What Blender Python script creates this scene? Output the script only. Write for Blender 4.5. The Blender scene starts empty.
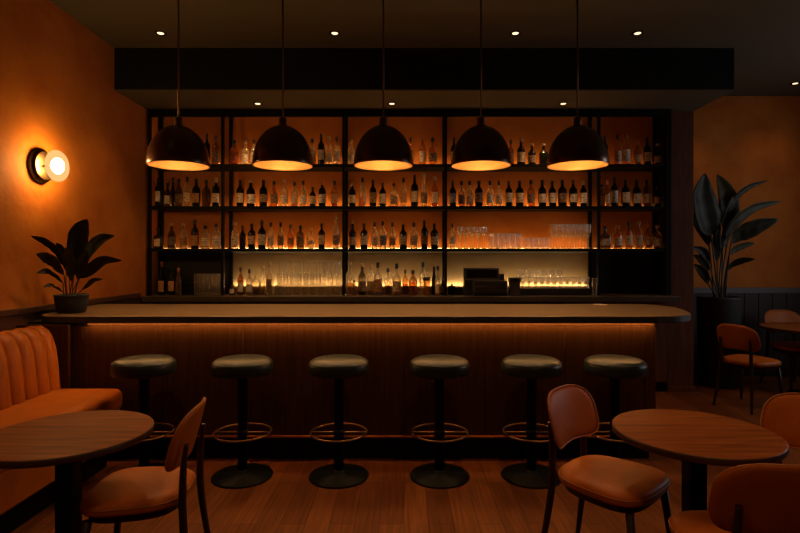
import bpy, bmesh, math, random
from mathutils import Vector, Matrix
random.seed(7)
PI = math.pi
sc = bpy.context.scene
COL = sc.collection

# ---------------------------------------------------------------- camera, world, exposure
cam_data = bpy.data.cameras.new('camera')
cam_data.sensor_width = 36.0
cam_data.lens = 530.0 / 800.0 * 36.0
cam_data.shift_x = -0.005
cam_data.shift_y = -0.0094
cam_data.clip_start = 0.02
cam = bpy.data.objects.new('camera', cam_data)
COL.objects.link(cam)
cam.location = (0, 0, 1.5)
cam.rotation_euler = (PI / 2, 0, 0)
sc.camera = cam

sc.view_settings.view_transform = 'Standard'
sc.view_settings.look = 'None'
sc.view_settings.gamma = 1.0
sc.view_settings.use_curve_mapping = False
sc.view_settings.exposure = 0.0
sc.cycles.transparent_max_bounces = 32
sc.cycles.sample_clamp_indirect = 3.0

WORLD = (0.50, 0.47, 0.50, 5.0)          # dusk sky beyond the windows
w = bpy.data.worlds.new('dusk')
sc.world = w
w.use_nodes = True
w.node_tree.nodes['Background'].inputs[0].default_value = WORLD[:3] + (1,)
w.node_tree.nodes['Background'].inputs[1].default_value = WORLD[3]

# light levels, all in one place
PENDANT_BULB = 90.0
PENDANT_BEAM = 22.0
SCONCE_CORE = 520.0
SHELF_LED = 23.0
SHELF_LED_SIDE = 6.0
COUNTER_LED = 42.0
BAR_LED = 32.0
SPOT_W = 26.0
WARM = (1.0, 0.50, 0.17)
WARM_SOFT = (1.0, 0.60, 0.26)

# ---------------------------------------------------------------- materials
def new_mat(name):
    m = bpy.data.materials.new(name)
    m.use_nodes = True
    nt = m.node_tree
    nt.nodes.clear()
    out = nt.nodes.new('ShaderNodeOutputMaterial')
    return m, nt, out

def principled(name, color, rough=0.5, metal=0.0, spec=0.5, noise=None, bump=0.0, bump_scale=80, coat=0.0):
    """noise = (scale xyz, second colour) blends a second colour in object space"""
    m, nt, out = new_mat(name)
    b = nt.nodes.new('ShaderNodeBsdfPrincipled')
    nt.links.new(b.outputs[0], out.inputs[0])
    b.inputs['Base Color'].default_value = (*color, 1)
    b.inputs['Roughness'].default_value = rough
    b.inputs['Metallic'].default_value = metal
    b.inputs['Specular IOR Level'].default_value = spec
    b.inputs['Coat Weight'].default_value = coat
    tc = nt.nodes.new('ShaderNodeTexCoord')
    if noise:
        mp = nt.nodes.new('ShaderNodeMapping')
        mp.inputs['Scale'].default_value = noise[0]
        nt.links.new(tc.outputs['Object'], mp.inputs[0])
        n = nt.nodes.new('ShaderNodeTexNoise')
        n.inputs['Scale'].default_value = 1.0
        n.inputs['Detail'].default_value = 6
        n.inputs['Roughness'].default_value = 0.6
        nt.links.new(mp.outputs[0], n.inputs['Vector'])
        r = nt.nodes.new('ShaderNodeValToRGB')
        r.color_ramp.elements[0].position = 0.32
        r.color_ramp.elements[1].position = 0.70
        r.color_ramp.elements[0].color = (*color, 1)
        r.color_ramp.elements[1].color = (*noise[1], 1)
        nt.links.new(n.outputs[0], r.inputs[0])
        nt.links.new(r.outputs[0], b.inputs['Base Color'])
    if bump:
        n2 = nt.nodes.new('ShaderNodeTexNoise')
        n2.inputs['Scale'].default_value = bump_scale
        n2.inputs['Detail'].default_value = 4
        nt.links.new(tc.outputs['Object'], n2.inputs['Vector'])
        bp = nt.nodes.new('ShaderNodeBump')
        bp.inputs['Strength'].default_value = bump
        bp.inputs['Distance'].default_value = 0.01
        nt.links.new(n2.outputs[0], bp.inputs['Height'])
        nt.links.new(bp.outputs[0], b.inputs['Normal'])
    return m

def emission(name, color, strength):
    m, nt, out = new_mat(name)
    e = nt.nodes.new('ShaderNodeEmission')
    e.inputs[0].default_value = (*color, 1)
    e.inputs[1].default_value = strength
    nt.links.new(e.outputs[0], out.inputs[0])
    return m

def thin_glass(name, tint, refl=0.12, body=None, rough=0.05, body_amt=0.0):
    """tinted see-through glass: transparent + glossy by facing, optional body colour"""
    m, nt, out = new_mat(name)
    t = nt.nodes.new('ShaderNodeBsdfTransparent'); t.inputs[0].default_value = (*tint, 1)
    g = nt.nodes.new('ShaderNodeBsdfGlossy'); g.inputs['Roughness'].default_value = rough
    g.inputs[0].default_value = (1, 1, 1, 1)
    lw = nt.nodes.new('ShaderNodeLayerWeight'); lw.inputs[0].default_value = refl
    cl = nt.nodes.new('ShaderNodeMath'); cl.operation = 'MULTIPLY_ADD'
    cl.inputs[1].default_value = 0.75; cl.inputs[2].default_value = 0.03
    nt.links.new(lw.outputs['Facing'], cl.inputs[0])
    mx = nt.nodes.new('ShaderNodeMixShader')
    nt.links.new(cl.outputs[0], mx.inputs[0])
    last = t.outputs[0]
    if body:
        d = nt.nodes.new('ShaderNodeBsdfTranslucent'); d.inputs[0].default_value = (*body, 1)
        d2 = nt.nodes.new('ShaderNodeBsdfDiffuse'); d2.inputs[0].default_value = (*body, 1)
        md = nt.nodes.new('ShaderNodeMixShader'); md.inputs[0].default_value = 0.5
        nt.links.new(d.outputs[0], md.inputs[1]); nt.links.new(d2.outputs[0], md.inputs[2])
        mb = nt.nodes.new('ShaderNodeMixShader'); fa = nt.nodes.new('ShaderNodeMath'); fa.operation = 'MULTIPLY_ADD'
        fa.inputs[1].default_value = body_amt * 1.6; fa.inputs[2].default_value = body_amt * .35; fa.use_clamp = True
        nt.links.new(lw.outputs['Facing'], fa.inputs[0]); nt.links.new(fa.outputs[0], mb.inputs[0])
        nt.links.new(t.outputs[0], mb.inputs[1]); nt.links.new(md.outputs[0], mb.inputs[2])
        last = mb.outputs[0]
    nt.links.new(last, mx.inputs[1]); nt.links.new(g.outputs[0], mx.inputs[2])
    nt.links.new(mx.outputs[0], out.inputs[0])
    return m

def floor_mat():
    m, nt, out = new_mat('floor_planks')
    b = nt.nodes.new('ShaderNodeBsdfPrincipled')
    nt.links.new(b.outputs[0], out.inputs[0])
    tc = nt.nodes.new('ShaderNodeTexCoord')
    mp = nt.nodes.new('ShaderNodeMapping')
    mp.inputs['Rotation'].default_value = (0, 0, PI / 2)
    nt.links.new(tc.outputs['Object'], mp.inputs[0])
    br = nt.nodes.new('ShaderNodeTexBrick')
    br.offset = 0.37
    br.inputs['Color1'].default_value = (0.22, 0.069, 0.016, 1)
    br.inputs['Color2'].default_value = (0.14, 0.041, 0.010, 1)
    br.inputs['Mortar'].default_value = (0.05, 0.02, 0.01, 1)
    br.inputs['Scale'].default_value = 1.0
    br.inputs['Mortar Size'].default_value = 0.0022
    br.inputs['Brick Width'].default_value = 1.5
    br.inputs['Row Height'].default_value = 0.14
    nt.links.new(mp.outputs[0], br.inputs['Vector'])
    m2 = nt.nodes.new('ShaderNodeMapping'); m2.inputs['Scale'].default_value = (60, 2.5, 10)
    nt.links.new(tc.outputs['Object'], m2.inputs[0])
    n = nt.nodes.new('ShaderNodeTexNoise'); n.inputs['Scale'].default_value = 1; n.inputs['Detail'].default_value = 6
    nt.links.new(m2.outputs[0], n.inputs['Vector'])
    r = nt.nodes.new('ShaderNodeValToRGB')
    r.color_ramp.elements[0].position = 0.3; r.color_ramp.elements[0].color = (0.55, 0.55, 0.55, 1)
    r.color_ramp.elements[1].position = 0.75; r.color_ramp.elements[1].color = (1.15, 1.15, 1.15, 1)
    nt.links.new(n.outputs[0], r.inputs[0])
    mul = nt.nodes.new('ShaderNodeMix'); mul.data_type = 'RGBA'; mul.blend_type = 'MULTIPLY'
    mul.inputs[0].default_value = 1.0
    nt.links.new(br.outputs['Color'], mul.inputs[6]); nt.links.new(r.outputs[0], mul.inputs[7])
    nt.links.new(mul.outputs[2], b.inputs['Base Color'])
    b.inputs['Roughness'].default_value = 0.42
    b.inputs['Specular IOR Level'].default_value = 0.14
    bp = nt.nodes.new('ShaderNodeBump'); bp.inputs['Strength'].default_value = 0.15; bp.inputs['Distance'].default_value = 0.004
    nt.links.new(n.outputs[0], bp.inputs['Height']); nt.links.new(bp.outputs[0], b.inputs['Normal'])
    return m

def label_mat(name, base, ink):
    """paper label with printed bands"""
    m, nt, out = new_mat(name)
    b = nt.nodes.new('ShaderNodeBsdfPrincipled'); nt.links.new(b.outputs[0], out.inputs[0])
    b.inputs['Roughness'].default_value = 0.6
    tc = nt.nodes.new('ShaderNodeTexCoord')
    mp = nt.nodes.new('ShaderNodeMapping'); mp.inputs['Scale'].default_value = (35, 35, 95)
    nt.links.new(tc.outputs['Object'], mp.inputs[0])
    n = nt.nodes.new('ShaderNodeTexNoise'); n.inputs['Scale'].default_value = 1; n.inputs['Detail'].default_value = 3
    nt.links.new(mp.outputs[0], n.inputs['Vector'])
    r = nt.nodes.new('ShaderNodeValToRGB')
    r.color_ramp.elements[0].position = 0.50; r.color_ramp.elements[0].color = (*base, 1)
    r.color_ramp.elements[1].position = 0.62; r.color_ramp.elements[1].color = (*ink, 1)
    nt.links.new(n.outputs[0], r.inputs[0]); nt.links.new(r.outputs[0], b.inputs['Base Color'])
    return m

M = {}
M['plaster'] = principled('plaster_orange', (0.46, 0.120, 0.011), 0.7, spec=0.2, noise=((2.2, 2.2, 2.4), (0.62, 0.200, 0.022)), bump=0.55, bump_scale=16)
M['plaster_panel'] = principled('plaster_shelf_panel', (0.42, 0.135, 0.022), 0.7, spec=0.2, noise=((5, 5, 5), (0.50, 0.175, 0.032)), bump=0.15, bump_scale=25)
M['taupe'] = principled('taupe_splashback', (0.40, 0.27, 0.12), 0.55, spec=0.3, noise=((5, 5, 5), (0.46, 0.32, 0.15)))
M['ceiling'] = principled('ceiling_dark', (0.10, 0.080, 0.044), 0.85, spec=0.2)
M['bulkhead'] = principled('bulkhead_black', (0.009, 0.0095, 0.007), 0.8, spec=0.2)
M['soffit'] = principled('soffit_brown', (0.09, 0.072, 0.042), 0.8, spec=0.2)
M['floor'] = floor_mat()
M['black'] = principled('black_metal', (0.005, 0.005, 0.004), 0.6, metal=0.0, spec=0.12)
M['black_wood'] = principled('black_wood', (0.014, 0.011, 0.008), 0.5, spec=0.35, noise=((3, 3, 30), (0.021, 0.016, 0.011)))
M['panel_wood'] = principled('bar_panel_wood', (0.040, 0.0145, 0.0045), 0.5, spec=0.15, noise=((45, 45, 2.0), (0.080, 0.031, 0.009)))
M['wains'] = principled('wainscot_wood', (0.075, 0.030, 0.013), 0.5, spec=0.3, noise=((40, 40, 2.0), (0.11, 0.045, 0.019)))
M['wains_dark'] = principled('wainscot_dark', (0.035, 0.024, 0.017), 0.5, spec=0.3, noise=((40, 40, 2.0), (0.05, 0.034, 0.024)))
M['trim_grey'] = principled('trim_grey', (0.10, 0.10, 0.10), 0.5)
M['pillar'] = principled('pillar_wood', (0.085, 0.029, 0.010), 0.6, spec=0.1, noise=((20, 20, 2.0), (0.14, 0.05, 0.024)))
M['counter_top'] = principled('counter_wood', (0.12, 0.072, 0.033), 0.42, spec=0.2, noise=((2.0, 45, 10), (0.22, 0.135, 0.065)))
M['counter_edge'] = principled('counter_edge', (0.035, 0.037, 0.036), 0.5, spec=0.4, bump=0.4, bump_scale=120)
M['back_top'] = principled('back_counter_wood', (0.05, 0.036, 0.022), 0.4, spec=0.4, noise=((2.0, 40, 10), (0.07, 0.05, 0.03)))
M['table_wood'] = principled('table_walnut', (0.17, 0.048, 0.010), 0.42, spec=0.08, noise=((3.0, 42, 6), (0.38, 0.115, 0.024)))
M['table_edge'] = principled('table_edge', (0.060, 0.026, 0.012), 0.45)
M['leather'] = principled('cognac_leather', (0.37, 0.092, 0.009), 0.38, spec=0.14, noise=((6, 6, 6), (0.47, 0.125, 0.013)), bump=0.12, bump_scale=160)
M['leather_dark'] = principled('cognac_leather_seam', (0.30, 0.10, 0.024), 0.45, spec=0.4)
M['leather_light'] = principled('leather_piping', (0.40, 0.125, 0.02), 0.4, spec=0.5)
M['chair_wood'] = principled('chair_dark_wood', (0.028, 0.010, 0.004), 0.4, spec=0.2, noise=((40, 40, 4), (0.045, 0.016, 0.006)))
M['stool_leather'] = principled('stool_black_leather', (0.016, 0.021, 0.021), 0.32, spec=0.3, bump=0.15, bump_scale=120)
M['stool_metal'] = principled('stool_black_metal', (0.004, 0.0045, 0.0045), 0.5, spec=0.12)
M['brass'] = principled('aged_brass', (0.30, 0.17, 0.075), 0.36, metal=1.0)
M['brass_dark'] = principled('dark_brass', (0.16, 0.085, 0.04), 0.4, metal=0.8)
M['dome_out'] = principled('pendant_bronze', (0.17, 0.105, 0.065), 0.27, metal=0.75, spec=0.5)
M['dome_in'] = principled('pendant_gold_inside', (0.78, 0.42, 0.12), 0.45, metal=0.3, bump=0.3, bump_scale=120)
M['bulb'] = emission('bulb_glow', WARM_SOFT, PENDANT_BULB)
M['sconce_core'] = emission('sconce_core_glow', (1.0, 0.64, 0.25), SCONCE_CORE)
M['downlight'] = emission('downlight_glow', (1.0, 0.64, 0.36), 2.2)
M['led_amber'] = emission('led_amber', (1.0, 0.50, 0.14), SHELF_LED)
M['led_amber_side'] = emission('led_amber_side', (1.0, 0.48, 0.13), SHELF_LED_SIDE)
M['led_warm'] = emission('led_warm', (1.0, 0.70, 0.38), COUNTER_LED)
M['led_under'] = emission('led_under', (1.0, 0.60, 0.27), 0.12)
M['led_bar'] = emission('led_bar', (1.0, 0.46, 0.13), BAR_LED)
M['leaf'] = principled('leaf_green', (0.040, 0.044, 0.020), 0.46, spec=0.28, noise=((14, 14, 14), (0.060, 0.062, 0.028)))
M['leaf_back'] = principled('leaf_dark', (0.017, 0.020, 0.010), 0.5, spec=0.25, noise=((14, 14, 14), (0.030, 0.032, 0.016)))
M['stem'] = principled('plant_stem', (0.05, 0.055, 0.022), 0.5)
M['soil'] = principled('soil', (0.02, 0.014, 0.009), 0.95)
M['pot'] = principled('pot_dark', (0.040, 0.038, 0.030), 0.6, spec=0.3, bump=0.2, bump_scale=60)
M['planter'] = principled('planter_dark', (0.030, 0.034, 0.033), 0.6, spec=0.3)
M['pos'] = principled('register_plastic', (0.018, 0.019, 0.018), 0.4)
M['pos_screen'] = principled('register_screen', (0.006, 0.006, 0.007), 0.12, spec=0.6)
M['g_dark'] = principled('bottle_dark_glass', (0.010, 0.012, 0.008), 0.12, spec=0.6)
M['g_grey'] = thin_glass('bottle_smoky_glass', (0.42, 0.36, 0.26), 0.25, body=(0.30, 0.22, 0.14), body_amt=0.12)
M['g_amber'] = thin_glass('bottle_amber_glass', (0.84, 0.60, 0.30), 0.25, body=(0.62, 0.33, 0.11), body_amt=0.36)
M['g_clear'] = thin_glass('bottle_clear_glass', (0.90, 0.86, 0.78), 0.28, body=(1.0, 0.84, 0.56), body_amt=0.55)
M['g_liquid'] = thin_glass('amber_spirit', (0.82, 0.54, 0.24), 0.15, body=(0.38, 0.17, 0.045), body_amt=0.30)
M['g_glass'] = thin_glass('drinking_glass', (0.95, 0.94, 0.92), 0.42, body=(1, 0.88, 0.68), body_amt=0.24)
M['g_thick_glint'] = thin_glass('thick_glass_glint', (0.9, 0.86, 0.78), 0.5, body=(1, 0.92, 0.76), body_amt=0.42)  # paler body colour paints bright glints on rims, stems and thick bases
M['window_glass'] = thin_glass('window_glass', (0.93, 0.95, 0.96), 0.10)
M['opal'] = thin_glass('x', (1, 1, 1))
def opal_mat():
    m, nt, out = new_mat('sconce_opal_glass')
    t = nt.nodes.new('ShaderNodeBsdfTransparent'); t.inputs[0].default_value = (1, 0.92, 0.8, 1)
    e = nt.nodes.new('ShaderNodeEmission'); e.inputs[0].default_value = (1.0, 0.56, 0.20, 1); e.inputs[1].default_value = 1.1
    mx = nt.nodes.new('ShaderNodeMixShader'); mx.inputs[0].default_value = 0.72
    nt.links.new(t.outputs[0], mx.inputs[1]); nt.links.new(e.outputs[0], mx.inputs[2]); nt.links.new(mx.outputs[0], out.inputs[0])
    return m
bpy.data.materials.remove(M['opal']); M['opal'] = opal_mat()
M['lb_cr'] = label_mat('label_cream', (0.82, 0.64, 0.40), (0.28, 0.20, 0.12))
M['lb_wh'] = label_mat('label_white', (0.92, 0.78, 0.56), (0.35, 0.25, 0.17))
M['lb_or'] = label_mat('label_orange', (0.55, 0.27, 0.09), (0.22, 0.09, 0.03))
M['lb_bl'] = label_mat('label_blue', (0.12, 0.15, 0.22), (0.45, 0.40, 0.33))
M['lb_da'] = label_mat('label_dark', (0.14, 0.085, 0.045), (0.45, 0.30, 0.16))
M['lb_bk'] = label_mat('label_buff', (0.50, 0.37, 0.22), (0.12, 0.08, 0.05))
M['cap_k'] = principled('cap_black', (0.012, 0.012, 0.012), 0.35)
M['cap_bk'] = principled('cap_brown', (0.07, 0.035, 0.02), 0.4)
M['cap_go'] = principled('cap_gold', (0.55, 0.36, 0.15), 0.35, metal=0.7)
M['cap_wo'] = principled('cap_cork', (0.50, 0.36, 0.22), 0.7)
M['cap_cu'] = principled('cap_copper', (0.50, 0.17, 0.06), 0.4, metal=0.4)
M['cap_po'] = principled('cap_pourer_steel', (0.45, 0.40, 0.33), 0.3, metal=0.9)

# ---------------------------------------------------------------- mesh helpers
class MB:
    def __init__(self):
        self.v = []; self.f = []; self.mi = []; self.sm = []
    def add(self, vs, fs, mi=0, smooth=False):
        o = len(self.v)
        self.v += [tuple(p) for p in vs]
        for f in fs:
            self.f.append(tuple(i + o for i in f)); self.mi.append(mi); self.sm.append(smooth)
        return self
    def box(self, x0, x1, y0, y1, z0, z1, mi=0):
        vs = [(x0, y0, z0), (x1, y0, z0), (x1, y1, z0), (x0, y1, z0), (x0, y0, z1), (x1, y0, z1), (x1, y1, z1), (x0, y1, z1)]
        fs = [(3, 2, 1, 0), (4, 5, 6, 7), (0, 1, 5, 4), (1, 2, 6, 5), (2, 3, 7, 6), (3, 0, 4, 7)]
        return self.add(vs, fs, mi)
    def rings(self, rings, mi=0, smooth=True, cap0=True, cap1=True, closed=True):
        n = len(rings[0]); vs = [p for r in rings for p in r]; fs = []
        for k in range(len(rings) - 1):
            for i in range(n if closed else n - 1):
                j = (i + 1) % n
                fs.append((k * n + i, k * n + j, (k + 1) * n + j, (k + 1) * n + i))
        self.add(vs, fs, mi, smooth)
        o = len(self.v) - len(vs)
        if cap0: self.f.append(tuple(o + i for i in reversed(range(n)))); self.mi.append(mi); self.sm.append(False)
        if cap1:
            b = o + (len(rings) - 1) * n
            self.f.append(tuple(b + i for i in range(n))); self.mi.append(mi); self.sm.append(False)
        return self
    def lathe(self, prof, c=(0, 0, 0), seg=20, mi=0, axis='z', cap0=True, cap1=True, smooth=True):
        rs = []
        for r, z in prof:
            ring = []
            for i in range(seg):
                a = 2 * PI * i / seg
                x, y = r * math.cos(a), r * math.sin(a)
                if axis == 'z': p = (x, y, z)
                elif axis == 'x': p = (z, x, y)
                else: p = (y, z, x)
                ring.append((p[0] + c[0], p[1] + c[1], p[2] + c[2]))
            rs.append(ring)
        return self.rings(rs, mi, smooth, cap0, cap1)
    def tube(self, pts, rad, seg=8, mi=0, closed=False, cap=True):
        pts = [Vector(p) for p in pts]; n = len(pts); rs = []
        up = None
        for i, p in enumerate(pts):
            if closed: t = (pts[(i + 1) % n] - pts[i - 1]).normalized()
            else: t = (pts[min(i + 1, n - 1)] - pts[max(i - 1, 0)]).normalized()
            if up is None:
                up = Vector((0, 0, 1)) if abs(t.z) < 0.9 else Vector((0, 1, 0))
            s = t.cross(up).normalized(); up = s.cross(t).normalized()
            r = rad[i] if isinstance(rad, (list, tuple)) else rad
            rs.append([p + (s * math.cos(2 * PI * k / seg) + up * math.sin(2 * PI * k / seg)) * r for k in range(seg)])
        if closed: rs.append(rs[0])
        return self.rings(rs, mi, True, cap and not closed, cap and not closed)
    def build(self, name, mat, parent=None, bevel=0, seg=2, subsurf=0, smooth=None):
        me = bpy.data.meshes.new(name)
        me.from_pydata(self.v, [], self.f)
        mats = mat if isinstance(mat, (list, tuple)) else [mat]
        for m_ in mats: me.materials.append(M[m_] if isinstance(m_, str) else m_)
        me.polygons.foreach_set('material_index', self.mi)
        me.polygons.foreach_set('use_smooth', self.sm if smooth is None else [smooth] * len(self.sm))
        me.update()
        bm = bmesh.new(); bm.from_mesh(me)
        bmesh.ops.remove_doubles(bm, verts=bm.verts, dist=1e-6)
        bmesh.ops.recalc_face_normals(bm, faces=bm.faces)
        bm.to_mesh(me); bm.free()
        o = bpy.data.objects.new(name, me)
        COL.objects.link(o)
        if parent is not None: o.parent = parent
        if bevel:
            md = o.modifiers.new('bevel', 'BEVEL'); md.width = bevel; md.segments = seg; md.limit_method = 'ANGLE'
            md.harden_normals = False
            for p in me.polygons: p.use_smooth = True
            try: me.set_sharp_from_angle(angle=math.radians(50))
            except Exception: pass
        if subsurf:
            md = o.modifiers.new('subsurf', 'SUBSURF'); md.levels = subsurf; md.render_levels = subsurf
        return o

def tag(o, label=None, cat=None, group=None, kind=None):
    if label: o['label'] = label
    if cat: o['category'] = cat
    if group: o['group'] = group
    if kind: o['kind'] = kind
    return o

def thing(name, label, cat, loc=(0, 0, 0), rz=0.0, group=None):
    o = bpy.data.objects.new(name, None)
    o.empty_display_size = 0.1
    COL.objects.link(o)
    o.location = loc; o.rotation_euler = (0, 0, rz)
    return tag(o, label, cat, group)

def copy_tree(o, parent=None):
    c = o.copy(); COL.objects.link(c)
    if parent is not None: c.parent = parent
    for ch in list(o.children): copy_tree(ch, c)
    return c

def struct(name, mb, mat, **k):
    return tag(mb.build(name, mat, **k), kind='structure')

ORD = ['zeroth', 'first', 'second', 'third', 'fourth', 'fifth', 'sixth', 'seventh', 'eighth', 'ninth', 'tenth', 'eleventh', 'twelfth', 'thirteenth', 'fourteenth', 'fifteenth']

def smooth_path(pts, n=12):
    """Catmull-Rom through the points"""
    P = [Vector(p) for p in pts]; P = [P[0] * 2 - P[1]] + P + [P[-1] * 2 - P[-2]]; out = []
    for i in range(1, len(P) - 2):
        for k in range(n):
            t = k / n
            out.append(0.5 * ((2 * P[i]) + (P[i + 1] - P[i - 1]) * t + (2 * P[i - 1] - 5 * P[i] + 4 * P[i + 1] - P[i + 2]) * t * t + (-P[i - 1] + 3 * P[i] - 3 * P[i + 1] + P[i + 2]) * t ** 3))
    out.append(P[-2]); return out

FILL_SPOTS = [(-1.9, 2.9, 'over the left table'), (.5, 2.6, 'over the middle of the floor'), (2.2, 2.4, 'over the right table'),  # unseen ceiling spots, added as soft fill for the room
              (-1.4, .2, 'behind the viewer at left'), (1.2, .2, 'behind the viewer at right'), (4.0, 4.6, 'over the entrance to the side room')]

# ---------------------------------------------------------------- the room
XL, XR = -2.87, 5.70          # left and right wall faces
YF, YB = -2.60, 6.80          # wall behind the viewer, far wall of the side room
ZC, ZS = 3.59, 3.17           # main ceiling, soffit over the shelves

struct('floor', MB().box(XL - .15, XR + .15, YF - .15, YB + .15, -.06, 0), 'floor')
struct('ceiling', MB().box(XL - .15, XR + .15, YF - .15, YB + .15, ZC, ZC + .1), 'ceiling')
struct('wall_left', MB().box(XL - .15, XL, YF - .15, YB + .15, 0, ZC), 'plaster')
struct('wall_back', MB().box(XL, 2.97, 6.26, YB + .15, 0, ZS).box(3.28, XR + .15, YB, YB + .15, 0, ZC).box(2.97, 3.28, 6.62, YB + .15, 0, ZS), 'plaster')
# right wall with a window opening
WY0, WY1, WZ0, WZ1 = 3.75, 5.45, 1.05, 2.95
struct('wall_right', MB().box(XR, XR + .15, YF, WY0, 0, ZC).box(XR, XR + .15, WY1, YB, 0, ZC)
       .box(XR, XR + .15, WY0, WY1, 0, WZ0).box(XR, XR + .15, WY0, WY1, WZ1, ZC), 'plaster')
struct('wall_front', MB().box(XL, XR, YF - .15, YF, 0, ZC), 'plaster')

def window(name, mk, mats=('black', 'window_glass')):
    fr, gl = mk()
    f = struct(name, fr, mats[0])
    gl.build('pane', mats[1], f)
def win_r():
    f = MB(); x0, x1 = XR + .04, XR + .10
    for a, b, c, d in ((WY0, WY0 + .05, WZ0, WZ1), (WY1 - .05, WY1, WZ0, WZ1), (WY0, WY1, WZ0, WZ0 + .05), (WY0, WY1, WZ1 - .05, WZ1), ((WY0 + WY1) / 2 - .02, (WY0 + WY1) / 2 + .02, WZ0, WZ1)):
        f.box(x0, x1, a, b, c, d)
    return f, MB().box(XR + .065, XR + .07, WY0 + .04, WY1 - .04, WZ0 + .04, WZ1 - .04)
window('window_1', win_r)
for nm, loc, rot, sx, sy in (('window_1_light', (XR + .14, (WY0 + WY1) / 2, (WZ0 + WZ1) / 2), (0, PI / 2, 0), WZ1 - WZ0, WY1 - WY0),):
    ld = bpy.data.lights.new(nm, 'AREA'); ld.shape = 'RECTANGLE'; ld.size = sx; ld.size_y = sy
    ld.cycles.is_portal = True
    lo = bpy.data.objects.new(nm, ld); COL.objects.link(lo); lo.location = loc; lo.rotation_euler = rot

# ceiling step down over the back bar
struct('trim_bulkhead', MB().box(XL, 3.27, 5.25, 6.85, ZS + .012, ZC), 'bulkhead')
struct('trim_soffit', MB().box(XL, 3.27, 5.25, 6.85, ZS, ZS + .012), 'soffit')
# dark wood pillar that closes the shelving on the right
struct('trim_pillar', MB().box(2.975, 3.28, 6.0, 6.62, .06, ZS).box(2.975, 3.295, 5.985, 6.62, 0, .06), 'pillar', bevel=.004)
# wainscot, left wall
mb = MB().box(XL, XL + .02, YF, 6.26, 0, 1.09)
for k in range(22):
    y = YF + .4 * k
    if y + .012 < 6.0: mb.box(XL + .02, XL + .026, y, y + .30, .16, 1.0)
struct('trim_wainscot_left', mb, 'wains', bevel=.002)
struct('trim_rail_left', MB().box(XL, XL + .035, YF, 5.72, 1.09, 1.135), 'wains', bevel=.004)
struct('baseboard_left', MB().box(XL + .02, XL + .035, YF, 3.8, 0, .12), 'black_wood')
# wainscot, far right wall
mb = MB()
k = 0
x = 3.28
while x < XR - .01:
    x1 = min(x + .172, XR); mb.box(x, x1 - .008, YB - .02, YB, 0, 1.06); x += .18
mb.box(3.28, XR, YB - .012, YB, 0, 1.06)
struct('trim_wainscot_back', mb, 'wains_dark')
struct('trim_rail_back', MB().box(3.28, XR, YB - .035, YB, 1.06, 1.135), 'trim_grey', bevel=.004)
struct('baseboard_back', MB().box(3.295, XR, YB - .035, YB - .02, 0, .11), 'black_wood')
struct('trim_wainscot_right', MB().box(XR - .02, XR, YF, YB - .035, 0, 1.0), 'wains_dark')

# ---------------------------------------------------------------- downlights
def downlight(x, y, z, label, power=SPOT_W, spread=75, group='recessed ceiling downlights'):
    t = thing('recessed_downlight', label, 'ceiling light', (x, y, z), 0, group)
    MB().lathe([(.030, -.001), (.052, -.001), (.052, -.006), (.046, -.009), (.032, -.006), (.030, -.001)], seg=24, cap0=False, cap1=False).build('trim_ring', 'black', t)
    MB().lathe([(.0295, -.003), (.026, -.006)], seg=20).build('lamp', 'downlight', t)
    ld = bpy.data.lights.new('downlight_beam', 'SPOT'); ld.energy = power; ld.color = (1.0, 0.52, 0.21)
    ld.spot_size = math.radians(spread); ld.spot_blend = .7; ld.shadow_soft_size = .03
    lo = bpy.data.objects.new('downlight_beam', ld); COL.objects.link(lo); lo.parent = t; lo.location = (0, 0, -.02)
    return t
for i, (x, nm) in enumerate(((-2.25, 'leftmost of four in the row before the bulkhead'), (-.64, 'second from left in the row before the bulkhead'),
                             (1.03, 'third from left in the row before the bulkhead'), (2.16, 'fourth from left in the row before the bulkhead'))):
    downlight(x, 4.9, ZC, 'small round recessed ceiling spotlight, ' + nm)
for x, nm in ((-1.57, 'left one of three in the low soffit above the shelves'), (-.13, 'middle one of three in the low soffit above the shelves'), (1.71, 'right one of three in the low soffit above the shelves')):
    downlight(x, 5.69, ZS, 'small recessed spotlight, ' + nm, power=SPOT_W * .95, spread=105)
downlight(4.65, 6.3, ZC, 'small recessed spotlight in the ceiling of the side room at right edge', power=SPOT_W * .15, spread=110)
downlight(3.55, 6.35, ZC, 'small recessed ceiling spotlight over the tall plant, hidden behind the bulkhead', power=SPOT_W * .2, spread=95)
for x, y, nm in FILL_SPOTS:
    downlight(x, y, ZC, 'added unseen fill spotlight ' + nm, power=SPOT_W * ((1.3 if y > 1 else 1.2) if x < 3 else .6), spread=80 if y > 1 else 135)

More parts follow.
